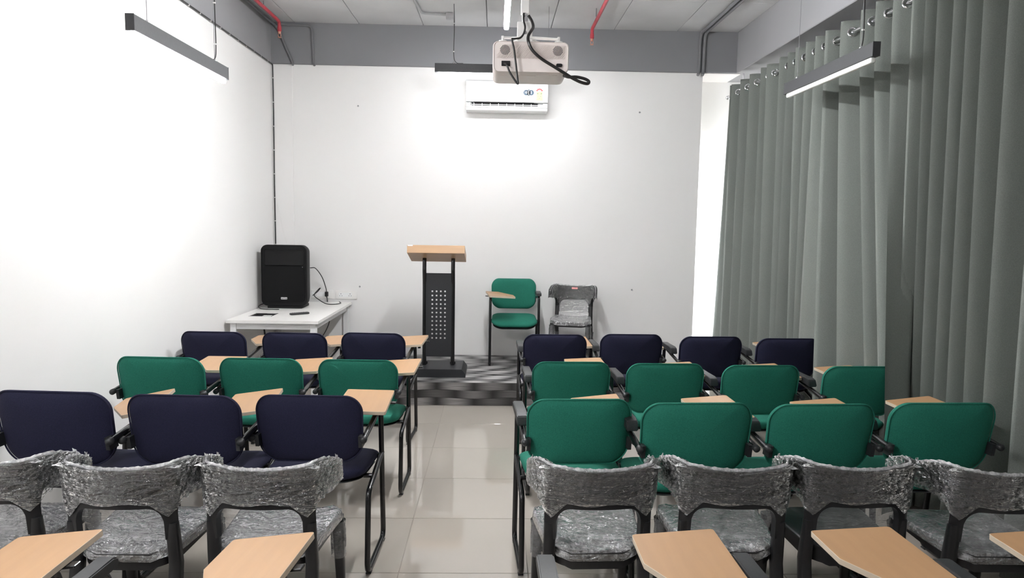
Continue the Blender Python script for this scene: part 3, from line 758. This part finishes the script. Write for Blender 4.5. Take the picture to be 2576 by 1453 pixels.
# horn mouth: recess ring and flared walls
b = B(); mouth = rrect(.37, .15, .02, 5); n = len(mouth); V = []; F = []
for (k, y) in ((1.03, -.003), (1.0, -.004), (.98, .004), (.46, .0105)): V += [(x * k, y, .492 + z * (k if k > .5 else .55)) for x, z in mouth]
for i in range(3): F += [(i * n + k, i * n + (k + 1) % n, (i + 1) * n + (k + 1) % n, (i + 1) * n + k) for k in range(n)]
F.append(tuple(3 * n + k for k in range(n)))
b.add(V, F).done('horn', M['spk'], sp, smooth=30)
bd = B().box((.0, -.006, .098), (.062, .004, .022), .002, 1).done('badge', M['steel'], sp)
for i, (x, w) in enumerate(((-.02, .010), (-.008, .008), (.004, .007), (.019, .012))): B().box((x, -.0085, .098), (w, .001, .006)).done('badge_mark', M['dark'], bd, smooth=0)
B().lathe([(.003, -.006), (.003, .001)], (.178, 0, .40), 'y', 10).done('indicator_light', M['sticker'], sp)
B().box((0, .14, .013), (.33, .26, .026), .006, 2).done('base', M['spk'], sp)
# remote control
rm = thing('remote_control', 'black remote control lying on the white desk', 'remote control', (-1.755, 6.335, .7565), radians(40))
B().box((0, 0, .009), (.175, .042, .018), .006, 3).done('body', M['pad'], rm)
for i in range(6):
    for k in (-1, 1): B().box((-.06 + .02 * i, k * .008, .0185), (.01, .008, .003), .001, 1).done('button', M['cond'], rm)
# cables of the speaker
tag(B().tube(spline([(-2.16, 6.90, .80), (-2.235, 6.80, .79), (-2.25, 6.72, .775), (-2.20, 6.655, .762), (-2.08, 6.64, .760), (-2.03, 6.635, .760)]), .0042, 8).done('microphone_cable', M['cable']),
    'thin black cable curling out from the left foot of the loudspeaker', 'cable')
pc = tag(B().tube(spline([(-1.835, 7.03, 1.13), (-1.80, 7.10, 1.12), (-1.77, 7.24, 1.02), (-1.75, 7.315, .90), (-1.746, 7.325, .85)]), .0045, 8).done('power_cable', M['cable']),
    'black power cable running from the loudspeaker down to the wall plug', 'cable')
B().box((-1.745, 7.322, .838), (.034, .036, .052), .008, 2).done('plug', M['cable'], pc)
B().tube(spline([(-1.745, 7.318, .815), (-1.738, 7.315, .79), (-1.733, 7.30, .76)]), .006, 8).done('cord_tail', M['cable'], pc)
tag(B().tube(spline([(-1.80, 6.98, .86), (-1.77, 7.04, .89), (-1.745, 7.06, .925), (-1.765, 7.05, .91), (-1.79, 7.0, .86), (-1.74, 6.99, .815), (-1.67, 7.0, .775), (-1.60, 7.06, .765), (-1.565, 7.16, .764), (-1.59, 7.22, .770)]), .0045, 8).done('looped_cable', M['cable']),
    'looped black cable lying across the right rear of the white desk', 'cable')
tag(B().tube(spline([(-1.545, 6.62, .72), (-1.56, 6.60, .62), (-1.62, 6.55, .50), (-1.72, 6.5, .40), (-1.80, 6.5, .3), (-1.82, 6.5, .012), (-1.9, 6.6, .008)]), .0045, 8).done('hanging_cable', M['cable']),
    'black cable hanging below the right side of the white desk', 'cable')
tag(B().tube(spline([(-2.07, 6.30, .69), (-2.06, 6.32, .55), (-2.05, 6.40, .3), (-2.06, 6.45, .010)]), .008, 8).done('coiled_cable', M['cable']),
    'thick dark cable dropping from the desk cable box', 'cable')
# socket plates
def socket(x0, x1, z0, z1, lab, blank):
    t = thing('socket_plate', lab, 'wall socket', ((x0 + x1) / 2, YF - .001, (z0 + z1) / 2), 0, 'wall sockets')
    w, h = x1 - x0, z1 - z0
    B().box((0, -.006, 0), (w, .012, h), .003, 2).done('plate', M['white'], t)
    ins = B().box((-.01 if not blank else -.04, -.0125, .0), (w * .62, .005, h * .52), .001, 1).done('insert', M['acwhite'], t)
    for cx_ in ((-.055, .04) if not blank else (-.075,)):
        B().lathe([(.004, -.0158), (.004, -.014)], (cx_ - .0, 0, .012), 'y', 8).done('pin_hole', M['dark'], ins)
        for d in (-.011, .011): B().box((cx_ + d, -.0155, -.008), (.006, .001, .006)).done('pin_hole', M['dark'], ins, smooth=0)
    return t
socket(-1.91, -1.683, .786, .880, 'white double socket plate behind the loudspeaker with a black plug', True)
socket(-1.657, -1.434, .786, .872, 'white double socket plate right of the plugged one', False)
# wall anchors
for x, z, lab in ((-1.415, 2.77, 'small metal anchor high on the far wall, left of the air conditioner'), (1.478, 2.763, 'small metal anchor high on the far wall, right of the air conditioner'),
                  (-1.408, .917, 'small metal anchor low on the far wall above the sockets'), (1.456, .922, 'small metal anchor low on the far wall, right of the wrapped chair')):
    t = thing('wall_anchor', lab, 'anchor', (x, YF, z), 0, 'wall anchors')
    B().tube([(0, 0, 0), (0, -.02, 0), (.006, -.024, -.008)], .0045, 8).done('hook', M['steel'], t)
    B().lathe([(.009, 0), (.009, -.003)], (0, 0, 0), 'y', 10).done('collar', M['cond'], t)
# clipped cable along the left beam and down the corner
cl = thing('clipped_cable', 'black cable clipped under the grey beam and down the left corner', 'cable', (XL + .014, YF - .02, ZB))
B().tube(fillet([(0, -4.9, -.002), (0, -2.9, .001), (.003, -.9, -.003), (.002, .004, -.004), (.004, .004, -.5), (.001, .004, -1.2), (.004, .003, -1.95), (.02, -.05, -2.38)], .02, 3), .006, 8).done('cord', M['cable'], cl)
for i in range(24): B().box((0, -4.75 + .2 * i, -.003), (.015, .014, .016), .003, 1).done('clip', M['white'], cl)
for i in range(9): B().box((.004, .004, -.14 - .24 * i), (.016, .014, .010), .003, 1).done('clip', M['white'], cl)
tag(B().tube([(-2.24, YF - .03, 1.78), (-2.20, YF - .03, 1.55), (-2.14, YF - .05, 1.34)], .0018, 6).done('thin_wire', M['white']), 'thin white wire slanting down behind the loudspeaker', 'wire')

# ------------------------------------------------------------------ air conditioner
ac = thing('air_conditioner', 'white split air conditioner on the far wall above the lectern area', 'air conditioner', (.103, YF, 2.70))
AW = .815
prof = [(0, .025), (-.165, .03), (-.185, .052), (-.165, .060), (-.150, .105), (-.205, .112), (-.215, .13), (-.218, .26), (-.20, .305), (-.16, .325), (0, .33)]
b = B().prism(prof, lambda y, z, h: (h, y, z), -AW / 2, AW / 2)
b.done('body', M['acwhite'], ac, smooth=30)
pn = B(); pn.prism([(-.2165, .104), (-.2225, .108), (-.226, .135), (-.2275, .262), (-.222, .262), (-.214, .135)], lambda y, z, h: (h, y, z), -AW / 2 + .002, AW / 2 - .002); pn.done('front_panel', M['acwhite'], ac, smooth=40)
B().box((-.02, -.158, .082), (.66, .02, .038)).done('outlet_slot', M['dark'], ac, smooth=0)
fp = B(); fp.box((0, -.180, .064), (.74, .016, .016), .003, 1, ); fp.done('flap', M['acwhite'], ac)
for k in range(9): B().box((-.33 + .082 * k, -.176, .080), (.006, .022, .030)).done('vane', M['acwhite'], ac, smooth=0)
B().box((0, -.176, .083), (.70, .012, .005)).done('vane_bar', M['acwhite'], ac, smooth=0)
B().box((-.03, -.19, .101), (.60, .03, .006)).done('shadow_gap', M['dark'], ac, smooth=0)
for s in (-1, 1): B().box((s * .385, -.178, .08), (.045, .022, .05), .004, 1).done('end_block', M['acwhite'], ac)
# warranty roundels "10" and "5", and the star-rating label
stk = B(); stk.lathe([(.031, 0), (.031, .001)], (.189, -.2282, .198), 'y', 28); stk.lathe([(.031, 0), (.031, .001)], (.240, -.2282, .198), 'y', 28); stk.box((.2145, -.2277, .198), (.03, .001, .058))
so = stk.done('warranty_sticker', M['blue'], ac, smooth=0)
for x in (.189, .240): B().torus((x, -.2288, .198), (0, 1, 0), .0275, .0012, 28, 6).done('ring', M['sticker'], so)
text('10', .034, 'numeral', M['sticker'], so, (.188, -.2292, .198), (pi / 2, 0, 0)); text('5', .036, 'numeral', M['sticker'], so, (.240, -.2292, .198), (pi / 2, 0, 0))
lb = B().prism([(.290, .105), (.355, .105), (.352, .192), (.293, .192)], lambda x, z, h: (x, h, z + .018), -.2283, -.2275).done('rating_label', M['yellow'], ac, smooth=0)
lb.location = (.0, 0, .0)
arc = B(); V = []; F = []
for i in range(13):
    a = radians(20 + 140 * i / 12)
    for r in (.022, .036): V.append((.322 + r * cos(a), -.2288, .205 + r * sin(a)))
for i in range(12): F.append((2 * i, 2 * i + 1, 2 * i + 3, 2 * i + 2))
arc.add(V, F).done('rating_arc', M['redink'], lb, smooth=0)
for i, a in enumerate((45, 75, 105, 135)): text('\u2605' if False else '*', .016, 'star', M['sticker'], lb, (.322 + .029 * cos(radians(a)), -.2293, .202 + .029 * sin(radians(a))), (pi / 2, 0, 0), .0003)
gw = B(); gw.add([(.296, -.2288, .196), (.318, -.2288, .188), (.300, -.2288, .186), (.348, -.2288, .198), (.326, -.2288, .188), (.344, -.2288, .186)], [(0, 1, 2), (3, 4, 5)]); gw.done('rating_wedge', M['greenink'], lb, smooth=0)
for i, (x, z) in enumerate(((.31, .165), (.333, .163), (.322, .145))): B().box((x, -.2285, z), (.009, .0008, .004)).done('print_mark', M['greenink'], lb, smooth=0)

# ------------------------------------------------------------------ projector on its ceiling mount
pj = thing('projector', 'ivory projector hanging in the middle of the room from a ceiling mount', 'projector', (.140, 3.0, 2.247), radians(0))
b = B(); outl = rrect(.318, .125, .022, 6, 0, .0625); n = len(outl); V = []; F = []
for y, s in ((.006, .955), (0.0005, .975), (.002, .985), (.010, 1.0), (.255, 1.0), (.268, .97)):
    V += [((x) * s, y, .0625 + (z - .0625) * s) for x, z in outl]
for i in range(5): F += [(i * n + k, i * n + (k + 1) % n, (i + 1) * n + (k + 1) % n, (i + 1) * n + k) for k in range(n)]
F += [tuple(range(n))[::-1], tuple(5 * n + k for k in range(n))]
bd = b.add(V, F).done('body', M['proj'], pj, smooth=50)
# ribbed rear band, cut by two round slotted vents
for i in range(34):
    x = -.135 + .0082 * i
    if not (abs(x + .108) < .026 or abs(x - .112) < .026):
        B().box((x, .0055, .082), (.0032, .004, .052), 0, 1, Matrix.Rotation(.0, 3, 'Y')).done('rib', M['proj'], bd, smooth=0) if False else None
rb = B()
for i in range(40):
    x0 = -.150 + .0078 * i
    for (za, zb) in ((.056, .111),):
        xa, xb = x0, x0 + (zb - za) * .8
        xa2, za2, xb2, zb2 = xa, za, xb, zb
        if xb2 > .142: zb2 = za + (.142 - xa) / .8; xb2 = .142
        if xa2 < -.142: za2 = za + (-.142 - xa) / .8; xa2 = -.142
        if zb2 - za2 < .004: continue
        rb.tube([(xa2, .001, za2), (xb2, .001, zb2)], .0016, 5)
rb = rb.done('rib_texture', M['proj'], bd, smooth=0); rb['kind'] = 'stuff'
for xv, m_ in ((-.108, 'dark'), (.112, 'dark')):
    v = B().lathe([(.0215, -.0012), (.0215, .004)], (xv, 0, .088), 'y', 28).done('vent', M['proj'], bd, smooth=0)
    for i in range(9):
        d = -.0176 + .0044 * i; hl = sqrt(max(0, .0205 ** 2 - d * d))
        c = Vector((xv + d * .78, -.0016, .088 - d * .63)); u_ = Vector((.63, 0, .78)) * hl
        B().tube([c - u_, c + u_], .0012, 5).done('slot', M['dark'], v, smooth=0)
inl = B().box((-.104, -.0005, .0335), (.036, .004, .021), .001, 1).done('power_inlet', M['dark'], bd)
B().box((.119, -.0005, .030), (.026, .004, .013), .005, 2).done('cable_port', M['dark'], bd)
B().box((-.05, .12, -.0006), (.15, .10, .002)).done('bottom_door', M['proj'], bd, smooth=0)
B().box((.07, .13, -.0006), (.09, .16, .002)).done('bottom_plate', M['proj'], bd, smooth=0)
mt = thing('projector_mount', 'white ceiling bracket with square tube carrying the projector', 'bracket', (.116, 3.09, 2.375))
B().box((0, 0, .655), (.034, .034, 1.05), .002, 1).done('square_tube', M['white'], mt)
B().box((0, 0, .105), (.022, .022, .09), .002, 1).done('inner_tube', M['steel'], mt)
B().box((0, 0, 1.196), (.13, .13, .006), .002, 1).done('ceiling_plate', M['white'], mt)
cl_ = B(); cl_.box((0, -.018, .045), (.062, .003, .10), .001, 1); cl_.box((-.031, 0, .045), (.003, .036, .10), .001, 1); cl_.box((.031, 0, .045), (.003, .036, .10), .001, 1)
cl_.done('yoke', M['white'], mt)
B().lathe([(.008, -.026), (.008, -.019)], (.0, 0, .05), 'y', 8).done('bolt', M['steel'], mt)
B().lathe([(.006, -.024), (.006, -.012)], (.0, 0, .125), 'y', 8).done('bolt', M['steel'], mt)
B().box((0, 0, .004), (.09, .09, .004), .001, 1).done('hub_plate', M['white'], mt)
for sx, sy in ((-1, -1), (1, -1), (-1, 1), (1, 1)):
    e = Vector((.024 + sx * .118, .035 + sy * .085, .010)); st0 = Vector((sx * .02, sy * .02, .024)); d = e - st0
    b = B(); b.box((0, 0, 0), (d.length, .022, .007), .001, 1, Matrix.Rotation(atan2(d.y, d.x), 3, 'Z') @ Matrix.Rotation(.10, 3, 'Y')); am = b.done('arm', M['white'], mt, tuple((st0 + e) / 2 + Vector((0, 0, .006))))
    B().lathe([(.017, -.014), (.017, -.009), (.006, -.008), (.006, .010)], tuple(d / 2), seg=16).done('arm_foot', M['white'], am)
def pp(px, py, y=2.975): return (-.022 + (px - 1240) * .001672, y, 2.367 - (py - 105) * .001616)
c1 = B().tube(spline([pp(1319, 22, 3.06), pp(1318, 40, 3.05), pp(1322, 60, 3.04), pp(1318, 82, 3.01), pp(1308, 96, 2.99), pp(1292, 100), pp(1289, 103), pp(1294, 125), pp(1299, 160), pp(1304, 200), pp(1305, 212), pp(1298, 204), pp(1285, 184), pp(1277, 166), pp(1271, 160, 2.992)]), .0042, 8).done('mains_lead', M['cable'])
tag(c1, 'thin black power cord hanging in a loop behind the projector', 'cable')
c2 = B().tube(spline([pp(1331, 28, 3.06), pp(1340, 45, 3.05), pp(1342, 62, 3.03), pp(1335, 78, 3.0), pp(1329, 92, 2.985), pp(1330, 108), pp(1340, 128), pp(1362, 148), pp(1395, 168), pp(1425, 186), pp(1442, 196), pp(1462, 205), pp(1478, 208), pp(1481, 202), pp(1470, 196), pp(1450, 192), pp(1432, 192, 2.98), pp(1420, 186, 3.0)]), .0066, 8).done('video_cable', M['cable'])
tag(c2, 'thick black video cable crossing the projector and looping out right', 'cable')

# ------------------------------------------------------------------ pipes and conduits
def pipe(label, name, cat, pts, r, m, rad=.06, group=None):
    t = thing(name, label, cat, pts[0], 0, group); o = Vector(pts[0])
    B().tube([Vector(p) - o for p in fillet(pts, rad, 6)], r, 12).done('tube', m, t, smooth=50); return t, o
for xr, y1, lab in ((-2.10, 7.02, 'red sprinkler pipe along the ceiling by the left wall'), (.921, 7.03, 'red sprinkler pipe on the ceiling right of the projector')):
    t, o = pipe(lab, 'sprinkler_pipe', 'pipe', [(xr, 2.0, 3.50), (xr, y1, 3.50), (xr, y1, 3.405)], .0165, M['red'], .05, 'red sprinkler pipes')
    B().lathe([(.020, -.02), (.020, .02)], tuple(Vector((xr, y1, 3.43)) - o), seg=14).done('coupling', M['red'], t)
    hd = B(); c = Vector((xr, y1, 3.395)) - o
    hd.lathe([(.012, -.012), (.014, 0), (.014, .01)], tuple(c), seg=12); hd.lathe([(.019, -.046), (.019, -.043)], tuple(c), seg=14)
    for s in (-1, 1): hd.tube([c + Vector((s * .011, 0, -.01)), c + Vector((s * .013, 0, -.028)), c + Vector((s * .004, 0, -.044))], .003, 6)
    hd.done('sprinkler_head', M['copper'], t)
    for yy in (6.62,): B().cyl(tuple(Vector((xr - .02, yy, 3.50)) - o), tuple(Vector((xr - .02, yy, ZC)) - o), .004, 8).done('hanger_rod', M['cond'], t)
def ends(t, o, p, m): B().tube([Vector(p) - o, Vector(p) - o + Vector((.012, -.03, -.03))], .013, 10).done('pipe_end', m, t)
yb = YF - .05
t, o = pipe('grey conduit slanting down the beam in the far left corner', 'conduit', 'conduit', [(-2.235, 2.0, 3.545), (-2.235, yb, 3.545), (-2.20, yb, 3.50), (-2.062, yb, 3.185), (-2.052, yb - .02, 3.15)], .0115, M['cond'], .04, 'grey conduits')
t, o = pipe('grey conduit that turns along the beam then drops near the left corner', 'conduit', 'conduit', [(-2.175, 2.0, 3.548), (-2.175, yb, 3.548), (-1.862, yb, 3.545), (-1.848, yb, 3.185), (-1.835, yb - .025, 3.15)], .0125, M['cond'], .06, 'grey conduits')
t, o = pipe('outer grey conduit dropping from the ceiling at the far right, nearer the projector', 'conduit', 'conduit', [(2.066, 2.0, 3.555), (2.066, yb, 3.553), (2.062, yb, 3.17), (2.045, yb - .03, 3.135)], .0155, M['cond'], .07, 'grey conduits')
t, o = pipe('grey conduit dropping at the far right, nearer the curtain', 'conduit', 'conduit', [(2.112, 2.0, 3.555), (2.112, yb, 3.553), (2.108, yb, 3.17), (2.091, yb - .03, 3.135)], .0155, M['cond'], .07, 'grey conduits')
t, o = pipe('pale ceiling conduit ending in a junction box above the crosswise lamp', 'conduit', 'conduit', [(-.745, 2.0, 3.558), (-.742, 6.45, 3.558), (-.715, 6.84, 3.558), (-.48, 6.875, 3.555)], .012, M['condlight'], .05, 'grey conduits')
B().box(tuple(Vector((-.455, 6.88, 3.545)) - o), (.07, .07, .055), .006, 2).done('junction_box', M['condlight'], t)

# ------------------------------------------------------------------ curtains
RODX, RODZ = 2.45, 2.962
rod = thing('curtain_rod', 'steel curtain rod under the right beam', 'curtain rod', (RODX, 4.6, RODZ))
B().cyl((0, -5.6, 0), (0, 2.93, 0), .0125, 14).done('tube', M['steel'], rod)
B().lathe([(.0125, 0), (.022, .006), (.024, .02), (.016, .036), (.004, .042)], (0, 2.92, 0), 'y', 16).done('finial', M['steel'], rod)
for y in (2.72, .0, -2.6): B().tube([(0, y, 0), (.08, y, .0), (.08, y, ZB - RODZ)], .008, 8).done('rod_bracket', M['steel'], rod)
# ridges (front crests of the folds): top y, foot x, foot y
RG = [(7.30, 2.375, 7.44), (7.25, 2.385, 7.25), (6.99, 2.385, 6.99), (6.74, 2.385, 6.74), (6.46, 2.40, 6.46), (6.32, 2.42, 6.32), (6.04, 2.42, 6.04), (5.87, 2.40, 5.87),
      (5.72, 2.44, 5.72), (5.53, 2.42, 5.55), (5.37, 2.40, 5.40), (5.21, 2.246, 4.80), (4.98, 2.31, 4.60), (4.71, 2.34, 4.30), (4.53, 2.328, 4.12),
      (4.33, 2.224, 3.86), (4.13, 2.35, 3.95), (4.00, 2.42, 3.93), (3.89, 2.43, 3.86), (3.75, 2.43, 3.74), (3.64, 2.43, 3.63), (3.52, 2.42, 3.48), (3.34, 2.38, 3.28), (3.12, 2.36, 3.06),
      (2.90, 2.36, 2.86), (2.68, 2.37, 2.66), (2.46, 2.37, 2.44), (2.22, 2.37, 2.2), (1.98, 2.37, 1.97), (1.75, 2.37, 1.74)]
PAN = [(0, 8, 'grey eyelet curtain panel at the far end, beside the far wall'), (8, 11, 'narrow grey eyelet curtain panel behind the half-hidden navy chair'),
       (11, 16, 'grey eyelet curtain panel spilling over the half-hidden chairs'), (16, 23, 'grey eyelet curtain panel behind the unlit pendant lamp and third-row chair'),
       (23, 29, 'grey eyelet curtain panel nearest the viewer at the right picture edge')]
ZT = 3.042
DEEP = {7: 1.7, 8: 1.25, 11: 1.8, 15: .7, 16: .9, 17: 1.3, 18: 1.4, 19: 1.4, 20: 1.4, 21: 1.4}      # folds that sink deeper
def prof_pt(i, s, z):
    (ya, xa, yaf), (yb_, xb, ybf) = RG[i], RG[i + 1]
    t = min(1.25, max(0, (2.90 - z) / (2.90 - .75))); t = t ** 1.15
    spc = abs(ya - yb_); D = min(.24, .05 + .85 * spc)
    x0, y0 = 2.388 * (1 - t) + xa * t, ya * (1 - t) + yaf * t
    x1, y1 = 2.388 * (1 - t) + xb * t, yb_ * (1 - t) + ybf * t
    w = (.5 - .5 * cos(2 * pi * s)) ** 1.1
    rr = random.Random(i * 13 + 5); D2 = D * (1 + .35 * t * rr.uniform(-1, 1)) * DEEP.get(i, 1); skew = rr.uniform(.04, .16) * (1 - .4 * t)
    y = y0 + (y1 - y0) * s + skew * spc * sin(2 * pi * s) * .5
    return (x0 + (x1 - x0) * s + D2 * w, y, z)
for a, b_, lab in PAN:
    cu = thing('curtain', lab, 'curtain', (RODX, (RG[a][0] + RG[b_][0]) / 2, ZT), 0, 'grey eyelet curtains'); o = Vector(cu.location)
    zs = [ZT, ZT - .03, 2.95, 2.85, 2.6, 2.3, 2.0, 1.7, 1.4, 1.15, .95, .8, .65, .5, .3, .15, .03]
    cols = [(i, k / 12) for i in range(a, b_) for k in range(12)] + [(b_ - 1, 1.0)]
    V = [Vector(prof_pt(i, s, z)) - o for i, s in cols for z in zs]; m = len(zs); F = []
    for c in range(len(cols) - 1):
        for k in range(m - 1): q = c * m + k; F.append((q, q + m, q + m + 1, q + 1))
    cloth = B().add(V, F).done('cloth', M['curtain'], cu, smooth=70, recalc=False)
    md = cloth.modifiers.new('thickness', 'SOLIDIFY'); md.thickness = .003; md.offset = 0
    hem = B()
    for i in range(a, b_):
        for s in lin(0, 1, 60):
            p = prof_pt(i, s, RODZ)
            if p[0] >= RODX:
                q0, q1 = Vector(prof_pt(i, s - .02, RODZ)), Vector(prof_pt(i, s + .02, RODZ)); tn = (q1 - q0).normalized()
                nr = Vector((tn.y, -tn.x, 0)); nr = nr if nr.y < 0 else -nr
                B().torus(Vector(p) - o + nr * .004, nr, .028, .0065, 20, 8).done('eyelet', M['chrome'], cu); break
print('objects', len(bpy.data.objects))
